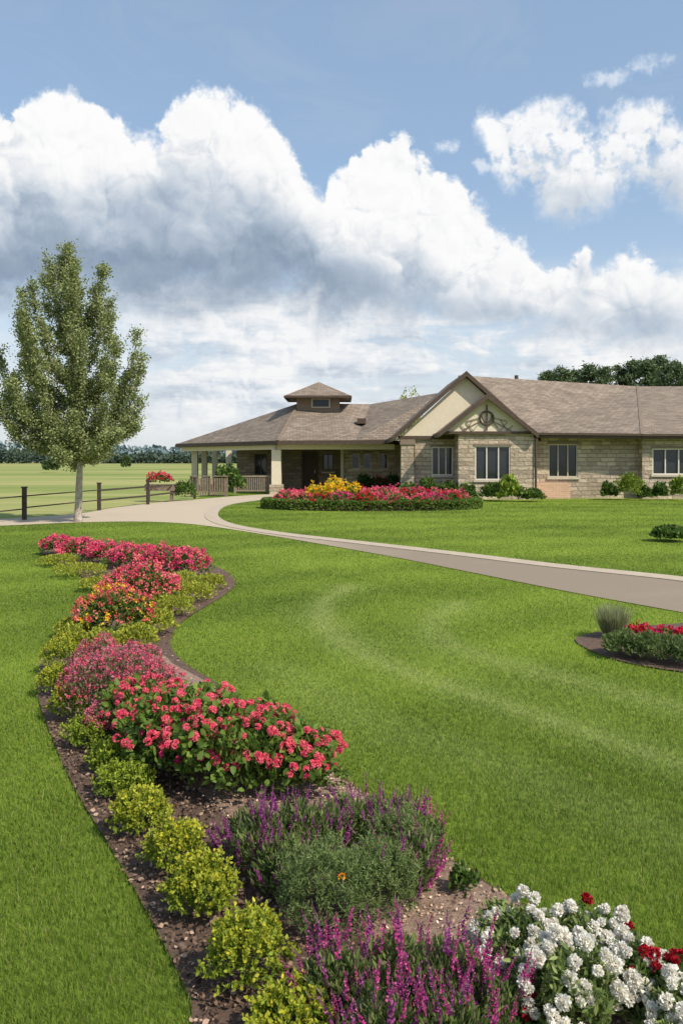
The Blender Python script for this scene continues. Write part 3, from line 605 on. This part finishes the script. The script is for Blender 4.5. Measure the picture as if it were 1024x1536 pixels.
def gable_roof(xp,zp,xl,xr,ze,yf,yb):
    mb=MB(); th_=.10
    mb.face((xl,yf,ze),(xp,yf,zp),(xp,yb,zp),(xl,yb,ze)); mb.face((xp,yf,zp),(xr,yf,ze),(xr,yb,ze),(xp,yb,zp))
    mb.build('roof',M['shingle'],hs)
    u=MB(); u.face((xl,yf,ze-th_),(xl,yb,ze-th_),(xp,yb,zp-th_),(xp,yf,zp-th_)); u.face((xp,yf,zp-th_),(xp,yb,zp-th_),(xr,yb,ze-th_),(xr,yf,ze-th_)); u.build('soffit',M['soffit'],hs)
    f=MB(); 
    for xe in (xl,xr):
        f.face((xe,yf-.02,ze+.02),(xp,yf-.02,zp+.02),(xp,yf-.02,zp-.22),(xe,yf-.02,ze-.2)); f.face((xe,yf-.02,ze+.02),(xe,yf+.1,ze+.02),(xp,yf+.1,zp+.02),(xp,yf-.02,zp+.02)); f.face((xe,yf-.02,ze-.2),(xp,yf-.02,zp-.22),(xp,yf+.1,zp-.22),(xe,yf+.1,ze-.2))
        s_=-1 if xe==xl else 1
        f.box(min(xe,xe+.06*s_),max(xe,xe+.06*s_),yf,yb,ze-.2,ze+.0)
    f.build('fascia',M['trim'],hs)
gable_roof(6.43,4.66,4.28,8.60,2.95,36.62,41.5)
em=MB(); cx_,cz_=6.43,3.60; yy=36.94
ring=[(cx_+.30*math.cos(t),yy,cz_+.30*math.sin(t)) for t in np.linspace(0,2*math.pi,25)]
em.tube(ring,.036,6,False); em.beam((cx_,yy-.01,3.05),(cx_,yy-.01,4.2),.055,.055)
for s_ in (-1,1):
    em.tube([(cx_+s_*(.03+.2*math.sin(t)),yy,cz_-.18+.34*(1-math.cos(t))) for t in np.linspace(0,1.5,9)],.026,6)
em.build('gable_emblem',M['trim'],hs)
la_=MB()
for s_ in (-1,1):
    for a0,b0,a1,b1 in ((.27,3.48,1.1,3.06),(.32,3.62,.90,3.46),(.3,3.42,.60,3.05),(.60,3.05,.90,3.42),(.90,3.05,1.15,3.28),(.60,3.54,.90,3.06)):
        la_.beam((cx_+s_*a0,yy+.02,b0),(cx_+s_*a1,yy+.02,b1),.03,.026)
la_.build('gable_lattice',M['soffit'],hs)
wb=(4.15,5.25-.12,1.04,2.36); wall('stone_wall',3.38,5.18,0,2.72,38.4,M['stone'],[wb]); window(*wb,38.4,3,M['white'])
MB().face((3.38,46,0),(3.38,38.4,0),(3.38,38.4,2.72),(3.38,46,2.72)).build('stone_wall',M['stone'],hs)
MB().face((2.75,38.4,2.86),(8.7,38.4,2.86),(5.69,38.4,5.58)).build('gable_panel',M['stucco'],hs)
MB().box(2.62,6.2,38.28,38.52,2.7,2.86).build('gable_band',M['trim'],hs)
gable_roof(5.69,5.80,2.30,9.08,2.78,38.02,45)
MB().box(2.72,3.3,38.0,38.5,0,2.45).build('column',M['stone'],hs); MB().box(2.67,3.35,37.95,38.55,2.45,2.69).build('capital',M['soffit'],hs)
wc=(9.42,10.76,.96,2.48); wall('stone_wall',8.52,13.5,0,2.86,38,M['stone'],[wc]); window(*wc,38,3,M['cream'])
MB().box(8.55,10.35,37.72,37.997,0,.72).build('sunlit_brick_patch',M['brick'],hs)  # brick ledge shaped and coloured as the sunlit patch low on the wall
wd_=(13.95,15.75,1.09,2.27); wall('stone_wall',13.5,22,0,2.76,37.45,M['stone'],[wd_]); window(*wd_,37.45,3,M['white'])
MB().face((13.5,38,0),(13.5,37.45,0),(13.5,37.45,2.76),(13.5,38,2.76)).build('stone_wall',M['stone'],hs)
def ruled(name,e0,e1,r0,r1):
    return MB().face(e0,e1,r1,r0).build(name,M['shingle'],hs)
E0,E1,R0,R1=(7.4,37.3,2.92),(13.35,37.1,2.86),(5.9,42,6.02),(16.85,47.5,5.95)
ruled('roof',E0,E1,R0,R1)
ruled('roof',E1,(24,36.8,2.84),R1,(26,47.5,5.95))
MB().face(R0,R1,(16.8,56,3),(5.9,56,3)).face(R1,(26,47.5,5.95),(26,56,3),(16.8,56,3)).build('roof',M['shingle'],hs)
f=MB(); f.beam((8.6,37.27,2.85),(13.35,37.07,2.79),.1,.2); f.beam((13.35,37.05,2.78),(24,36.76,2.76),.1,.2); f.build('fascia',M['trim'],hs)
f=MB(); f.beam((8.6,37.19,2.93),(13.3,36.99,2.87),.12,.1); f.beam((13.3,36.97,2.86),(24,36.68,2.84),.12,.1); f.build('gutter',M['trim'],hs)
f=MB(); f.beam((13.37,37.1,2.88),(16.85,47.5,5.97),.14,.03); f.build('valley_flashing',M['soffit'],hs)
MB().face((8.5,37.3,2.76),(13.4,37.1,2.7),(13.4,38,2.7),(8.5,38,2.76)).face((13.4,37.1,2.7),(24,36.8,2.68),(24,37.5,2.68),(13.4,37.5,2.7)).build('soffit',M['soffit'],hs)
MB().tube([(8.62,36.92,2.88),(8.62,36.93,2.7),(8.60,36.94,2.5),(8.60,36.94,.1)],.05,8).build('downspout',M['trim'],hs)
MB().tube([W(774,574,44),W(774,563,44)],.1,8).build('roof_vent',M['trim'],hs)
ops=[((528-512)/F*45,(539-512)/F*45,1.28,2.1),((545-512)/F*45,(556-512)/F*45,1.28,2.1),((570-512)/F*45,(581-512)/F*45,1.28,2.1)]
wall('stone_wall',.1,3.4,0,2.8,45,M['stone'],ops)
for o_ in ops: window(*o_,45,1,M['cream'],t=.04)
MB().face((.1,47,0),(.1,45,0),(.1,45,2.8),(.1,47,2.8)).build('stone_wall',M['stone'],hs)
dr=(-2.16,-1.4,0,2.15); dw=[(-4.9,-4.2,.9,2.1),(-1.05,-.45,1.1,2.1)]
wall('porch_wall',-5.9,.1,0,2.8,47,M['porch_shade_stone'],[dr]+dw)
for o_ in dw: window(*o_,47,2,M['trim'])
dd=MB().box(dr[0],dr[1],47.06,47.12,0,dr[3]).build('door',M['door'],hs); fr=MB(); fr.box(dr[0]-.09,dr[0],46.95,47.05,0,dr[3]+.09).box(dr[1],dr[1]+.09,46.95,47.05,0,dr[3]+.09).box(dr[0],dr[1],46.95,47.05,dr[3]+.002,dr[3]+.09).build('frame',M['trim'],dd)
MB().tube([(dr[1]-.1,47.0,1.0),(dr[1]-.1,47.0,1.2)],.02,6).build('handle',M['white'],dd)
MB().face((-5.9,56,0),(-5.9,47,0),(-5.9,47,2.8),(-5.9,56,2.8)).build('porch_wall',M['porch_shade_stone'],hs)
Lc=(-10.3,52,2.74);Nc=(-3.2,42,2.72);A1=(-2.4,47.5,5.0);A2=(-.3,48,5.0);J=(.7,41.9,2.74);K=(2.5,41.7,2.76);M1=(1.75,50,5.1);M2=(5.5,45,5.42);BL=(-7,61,2.74);BR=(4,60,2.74)
MB().face(Lc,Nc,A1).build('roof',M['shingle'],hs); MB().face(Nc,J,A2,A1).face(J,M1,A2).build('roof',M['shingle'],hs)
MB().face(J,K,M2).face(J,M2,M1).build('roof',M['shingle'],hs); MB().face(BL,Lc,A1).face(BR,BL,A1,A2).face(BR,A2,M1).build('roof',M['shingle'],hs)
f=MB()
for a_,b_ in ((Lc,Nc),(Nc,J),(J,K),(BL,Lc)):
    f.beam((a_[0],a_[1],a_[2]-.1),(b_[0],b_[1],b_[2]-.1),.1,.22)
f.build('fascia',M['trim'],hs)
f=MB(); f.beam(Nc,A1,.14,.1); f.build('hip_cap',M['soffit'],hs)
MB().face((Lc[0],Lc[1],2.55),(Nc[0],Nc[1],2.55),(J[0],J[1],2.55),(K[0],K[1],2.55),(3.4,46,2.55),(BR[0],BR[1],2.55),(BL[0],BL[1],2.55)).build('soffit',M['soffit'],hs)
f=MB(); f.beam((-9.9,52.1,2.42),(-3.3,42.7,2.42),.22,.26); f.beam((-3.3,42.7,2.42),(2.7,42.6,2.42),.22,.26); f.build('porch_beam',M['stucco'],hs)
for pxx,dep,wd2 in ((292.5,51.6,.36),(307,54.5,.34),(322.5,57,.34),(343,60,.36)):
    X=(pxx-512)/F*dep; MB().box(X-wd2/2,X+wd2/2,dep-wd2/2,dep+wd2/2,0,2.54).build('column',M['stucco'],hs)
MB().box(-3.56,-3.08,42.45,42.93,.5,2.28).build('column',M['stucco'],hs); MB().box(-3.66,-2.98,42.35,43.03,0,.5).build('column_base',M['stone'],hs)
MB().box(-.05,.12,44.8,44.997,0,2.5).build('corner_post',M['cream'],hs)
rl=MB(); rl.box(-5.4,-3.6,42.7,42.8,.88,.95).box(-5.4,-3.6,42.72,42.78,.14,.2)
for k in range(17): X=-5.38+k*.108; rl.box(X,X+.05,42.73,42.77,.2,.88)
rl.box(-5.5,-5.4,42.68,42.82,0,1.02); rl.build('porch_railing',M['tanwood'],hs)
cu=MB().box(-2.5,-.1,46.5,48.9,4.3,5.30).build('cupola',M['soffit'],hs)
mb=MB(); c0=[(-3.12,45.85,5.30),(.52,45.85,5.30),(.52,49.5,5.30),(-3.12,49.5,5.30)]; ap=(-1.3,47.7,6.22)
for i in range(4): mb.face(c0[i],c0[(i+1)%4],ap)
mb.build('cupola_roof',M['shingle'],cu); mb=MB(); 
for i in range(4): mb.beam(Vector(c0[i])-Vector((0,0,.06)),Vector(c0[(i+1)%4])-Vector((0,0,.06)),.1,.12)
mb.build('cupola_fascia',M['trim'],cu); MB().face(*[(a_,b_,5.235) for a_,b_,_ in c0]).build('cupola_soffit',M['soffit'],cu)
MB().box(-1.6,-.7,46.44,46.497,4.72,5.12).build('cupola_window',M['glass'],cu)
f=MB(); f.box(-1.68,-1.602,46.42,46.497,4.66,5.18).box(-.698,-.62,46.42,46.497,4.66,5.18).box(-1.602,-.698,46.42,46.497,5.122,5.18).box(-1.602,-.698,46.42,46.497,4.66,4.718); f.build('cupola_window_frame',M['cream'],cu)
MB().box(.85,1.3,44.6,45.2,3.7,3.98).build('roof_vent',M['trim'],hs)
ws=thing('slat_screen','low weathered wooden slat screen left of the porch','screen',(-6.4,40,0))
for X in (-7.2,-6.35,-5.5): MB().box(X-.05,X+.05,39.95,40.05,0,.95).build('post',M['wood'],ws)
sb=MB(); 
for k in range(14): X=-7.12+k*.115; sb.box(X,X+.075,39.9,39.945,.06,.88)
sb.build('slat_panel',M['wood'],ws); MB().box(-7.28,-5.42,39.88,40.07,.952,1.0).build('rail',M['wood'],ws)
# ---------------------------------------------------------------- shrubs by the house
def shrub(px,d,r,h,lab,pl=GRN,n=900,L=.13,name='round_shrub',cat_='shrub',cone=False,fl=None,X=None,up=.4):
    x=(px-512)/F*d; t=thing(name,lab,cat_,(x,d,0))
    P=foliage(n,r,h,L,L*.28,pl,up,.4,.14,.7)
    add_np('foliage',P,M['leaf'],t)
    if fl: add_np('blooms',blooms_np(45,r,h,L*.5,fl,-.1),M['petal'],t)
shrub(943,36.4,.62,1.15,'rounded bright green shrub by the right stone wall',LIM,1800,.09)
shrub(912,36.6,.35,.75,'small dark shrub left of the rounded bright green one')
shrub(966,36.2,.3,.6,'low dark shrub right of the rounded bright green one')
shrub(990,36.3,.32,.75,'dark shrub below the white framed window'); shrub(1018,36.2,.4,1.0,'leafy green shrub below the right end of the white framed window',LIM)
shrub(738,35.6,.55,.75,'dark green shrub below the bump-out window'); shrub(763,35.2,.5,1.0,'spiky upright green plant at the house corner',LIM,700,.25,'spiky_plant','plant',up=1.6)
shrub(797,34.8,.5,.55,'low dark shrub in front of the downspout'); shrub(700,36.2,.4,.7,'dark shrub at the left end of the bump-out'); shrub(675,37.3,.5,.8,'dark shrub below the gable window'); shrub(640,37.3,.5,.95,'dark leafy shrub right of the stone column',GRN,900); shrub(612,36.8,.45,.7,'low shrub at the foot of the stone column')
for i,pxx in enumerate((546,566,588)): shrub(pxx,43.2,.42,1.0-.15*(i==1),'dark rounded evergreen below the small porch windows, '+['left','middle','right'][i]+' of three',[(.05,.09,.025),(.075,.125,.033)],900,.12,'evergreen_shrub',fl=RED if i==1 else None)
shrub(343,40.8,.75,1.45,'broad leafy shrub between the slat screen and the porch railing',GRN,1600,.15)
shrub(610,70,1.7,7.0,'pale yellow-green treetop rising behind the middle roof',[(.36,.40,.14),(.30,.34,.11)],4200,.22,'background_tree','tree')
# ---------------------------------------------------------------- fence, planter
fe=thing('rail_fence','dark wooden post and rail fence along the field','fence',(-8.4,29,0))
pts=[G(-90,798),G(37,780),G(149,766),G(222,757),G(292,748)]
for i,(x,y) in enumerate(pts):
    hh=.93; p_=MB().box(x-.055,x+.055,y-.055,y+.055,0,hh).build('post',M['blackwood'],fe); MB().box(x-.07,x+.07,y-.07,y+.07,hh+.002,hh+.045).build('post_cap',M['blackwood'],p_)
for (x0,y0),(x1,y1) in zip(pts[:-1],pts[1:]):
    for z in (.36,.70): MB().beam((x0,y0,z),(x1,y1,z+.02*rng.standard_normal()),.04,.065 if x0>-9 else .035).build('rail',M['blackwood'],fe)
x,y=G(240,752); pl=thing('wooden_planter','wooden planter trough on legs with red flowers by the fence','planter',(x,y,0))
MB().box(x-.6,x+.6,y-.2,y+.2,.45,.72).build('trough',M['wood'],pl)
for a_ in (-.5,.5):
    for b_ in (-.14,.14): MB().box(x+a_-.04,x+a_+.04,y+b_-.04,y+b_+.04,0,.448).build('leg',M['wood'],pl)
t=thing('red_flower_plant','red and pink flowers filling the wooden planter','flowering plant',(x,y,.7)); add_np('foliage',foliage(350,.55,.45,.1,.03,GRN),M['leaf'],t); add_np('blooms',blooms_np(90,.5,.5,.06,RED+PINK,-.1),M['petal'],t)
t=thing('green_shrub','green shrub growing beside the planter at the fence','shrub',(x+.95,y+.5,0)); add_np('foliage',foliage(700,.5,.85,.1,.03,GRN),M['leaf'],t)
# ---------------------------------------------------------------- tree
x0,y0=G(117,783); tt=thing('young_tree','tall airy young tree with pale trunk standing beside the drive','tree',(x0,y0,0))
def T(px,py,dy=0.): 
    a=W(px,py,y0); return np.array([a[0],y0+dy,a[2]])
tk=catmull([T(117,786),T(119,730),T(120,690),T(118,620),T(112,540),T(105,460),T(98,388)],5)
rad=np.interp(np.linspace(0,1,len(tk)),[0,.05,.25,.4,.7,1],[.145,.105,.085,.05,.026,.008])
kc=13
MB().tube(tk[:kc+1],rad[:kc+1],10).build('trunk',M['bark'],tt,True)
tips=[(97,372),(88,386),(104,388),(72,392),(54,414),(88,402),(120,416),(155,406),(143,436),(163,456),(178,478),(206,500),(216,543),(194,522),(206,600),(198,640),(174,662),(148,682),(14,494),(4,526),(-2,590),(14,600),(28,642),(60,666),(90,686),(36,476),(46,444),(184,560),(6,560),(34,540),(60,600),(170,620),(140,600),(110,520),(70,500),(140,510),(22,618),(188,650),(62,440),(130,470),(42,580),(160,580),(85,640),(125,650),(100,600),(120,560),(95,540),(85,460),(108,432),(150,545),(60,545),(112,480),(130,630),(70,640),(48,502),(170,512),(110,678),(140,676),(95,656),(100,410),(80,570),(130,590),(60,470),(155,470)]
br=MB(); br.tube(tk[kc:],rad[kc:],7); lp=[];la=[]
for i,(a_,b_) in enumerate(tips):
    tip=T(a_,b_,rng.uniform(-1.3,1.3)*(1 if b_>410 else .4)); 
    zb=tip[2]-abs(tip[0]-x0)*1.15-.7*rng.uniform(.6,1.4)-.25
    zb=max(zb,1.9+rng.uniform(0,.4)); zb=min(zb,tip[2]-.2)
    k=np.argmin(abs(tk[:,2]-zb)); b0=tk[k]
    mid=b0*.5+tip*.5+np.array([(tip[0]-b0[0])*.20,(tip[1]-b0[1])*.20,-.12*np.linalg.norm(tip-b0)])
    pl_=catmull([b0,mid,tip],7); r0=min(rad[k]*.5,.032); br.tube(pl_,np.linspace(r0,.005,len(pl_)),5)
    Ln=np.linalg.norm(tip-b0); nsub=int(13+Ln*9.5)
    for s_ in range(nsub):
        u=rng.uniform(.12,1.); j=u*(len(pl_)-1); j0=int(j); q_=pl_[j0]+(pl_[min(j0+1,len(pl_)-1)]-pl_[j0])*(j-j0)
        dr_=unit(rng.standard_normal(3)*np.array([1,1,.6])*.9+unit(tip-b0)*.85+np.array([0,0,.75])); l2=rng.uniform(.18,.52)*(1.15-.55*u)
        e_=q_+dr_*l2; br.tube([q_,q_*.5+e_*.5,e_],[.006,.0045,.003],3,False)
        m2=int(rng.uniform(36,62)); tq=rng.uniform(.05,1.15,m2)[:,None]
        lp.append(q_+dr_*l2*tq+rng.normal(0,.068,(m2,3))); la.append(unit(dr_*.5+rng.standard_normal((m2,3))*.8))
br.build('branches',M['twig'],tt)
lp=np.concatenate(lp); la=np.concatenate(la); n=len(lp); 
c=pal([(.25,.295,.115),(.31,.35,.145),(.20,.245,.09),(.35,.385,.175)],n,.10)
add_np('crown',leaves(lp-np.array(tt.location),la,rng.uniform(.045,.08,n),rng.uniform(.016,.026,n),c),M['leaf'],tt)
# ---------------------------------------------------------------- background trees
def pine_mesh(h,r,n,seed):
    # irregular boughs in loose tiers that shorten towards an uneven top
    nc=60; cz=np.sort(rng.uniform(.08,.97,nc))*h; rr=r*np.clip(1.12-(cz/h)**1.5,.10,1)*rng.uniform(.45,1.1,nc); az=rng.uniform(0,6.28,nc)
    k=rng.integers(0,nc,n); u=rng.uniform(.05,1,n)**.6
    P=np.stack([np.cos(az[k])*rr[k]*u,np.sin(az[k])*rr[k]*u,cz[k]-.06*rr[k]*u],1)+rng.standard_normal((n,3))*np.array([.42,.42,.30])*(.55+.45*(1-cz[k]/h))[:,None]
    P[:,2]=np.maximum(P[:,2],.6)
    A=unit(np.stack([np.cos(az[k]),np.sin(az[k]),np.full(n,.35)],1)+rng.standard_normal((n,3))*.9)
    return leaves(P,A,rng.uniform(.16,.32,n),.055,pal([(.10,.15,.07),(.14,.195,.09),(.18,.23,.11),(.075,.115,.055)],n))
protos=[]
for i in range(4):
    crown=npdata('crown',*pine_mesh(10.5,2.9,11000,i),M['needle']); mb=MB().tube([(0,0,0),(.05,0,5),(0,.05,9.6)],[.2,.14,.03],6)
    trm=bpy.data.meshes.new('trunk'); trm.from_pydata(mb.v,[],mb.f); trm.materials.append(M['darkbark']); protos.append((crown,trm))
wh=['leftmost','second from left','third from left','fourth from left','fifth from left','sixth from left','seventh from left','fourth from right','third from right','second from right','rightmost']
for i,(px,tp,d_) in enumerate([(820,556,82),(842,550,80),(864,553,84),(886,545,82),(908,550,79),(930,547,83),(950,538,82),(972,537,78),(994,533,80),(1016,540,77),(1042,533,80)]):
    x,_,z=W(px,tp,d_); t=thing('pine_tree','dark green pine behind the house roof, '+wh[i]+' of the row','tree',(x,d_,0),'pines behind the house')
    s=z/10.5; a_,b_=protos[i%4]; t.scale=(s,s,s); t.rotation_euler=(0,0,i*1.3)
    link('crown',a_,None,t); link('trunk',b_,None,t)
for px,pb,wd_,pt,lab in [(76,709,24,689,'small round bush standing alone in the field at the left'),(189,705,14,684,'small slim bush in the field right of the tree'),]:
    x,y,r,h=spot(px,pb,wd_,pt); t=thing('field_bush',lab,'bush',(x,y,0)); add_np('foliage',foliage(900,r,h,.4,.13,[(.06,.10,.035),(.10,.14,.045)],.5,.4),M['leaf'],t)
n=42000; x=rng.uniform(-420,420,n); ridge=5.4+.9*np.sin(x*.021)+.6*np.sin(x*.073+1)+.5*np.sin(x*.19+2)+.4*np.sin(x*.43)
zz=rng.random(n)**.8*ridge; P=np.stack([x,430+rng.uniform(-12,12,n),zz],1)
v=leaves(P,unit(rng.standard_normal((n,3))),rng.uniform(1.0,1.9,n),.6,pal([(.065,.10,.075),(.085,.12,.085),(.05,.08,.06)],n))
o=link('distant_woods',npdata('distant_woods',*v,M['needle'])); tagset(o,'distant dark band of woodland along the horizon','woods',kind='stuff')
n=9000; x=rng.uniform(-900,900,n); P=np.stack([x,1100+rng.uniform(-30,30,n),rng.random(n)*(22+3*np.sin(x*.008)+1.5*np.sin(x*.03))],1)
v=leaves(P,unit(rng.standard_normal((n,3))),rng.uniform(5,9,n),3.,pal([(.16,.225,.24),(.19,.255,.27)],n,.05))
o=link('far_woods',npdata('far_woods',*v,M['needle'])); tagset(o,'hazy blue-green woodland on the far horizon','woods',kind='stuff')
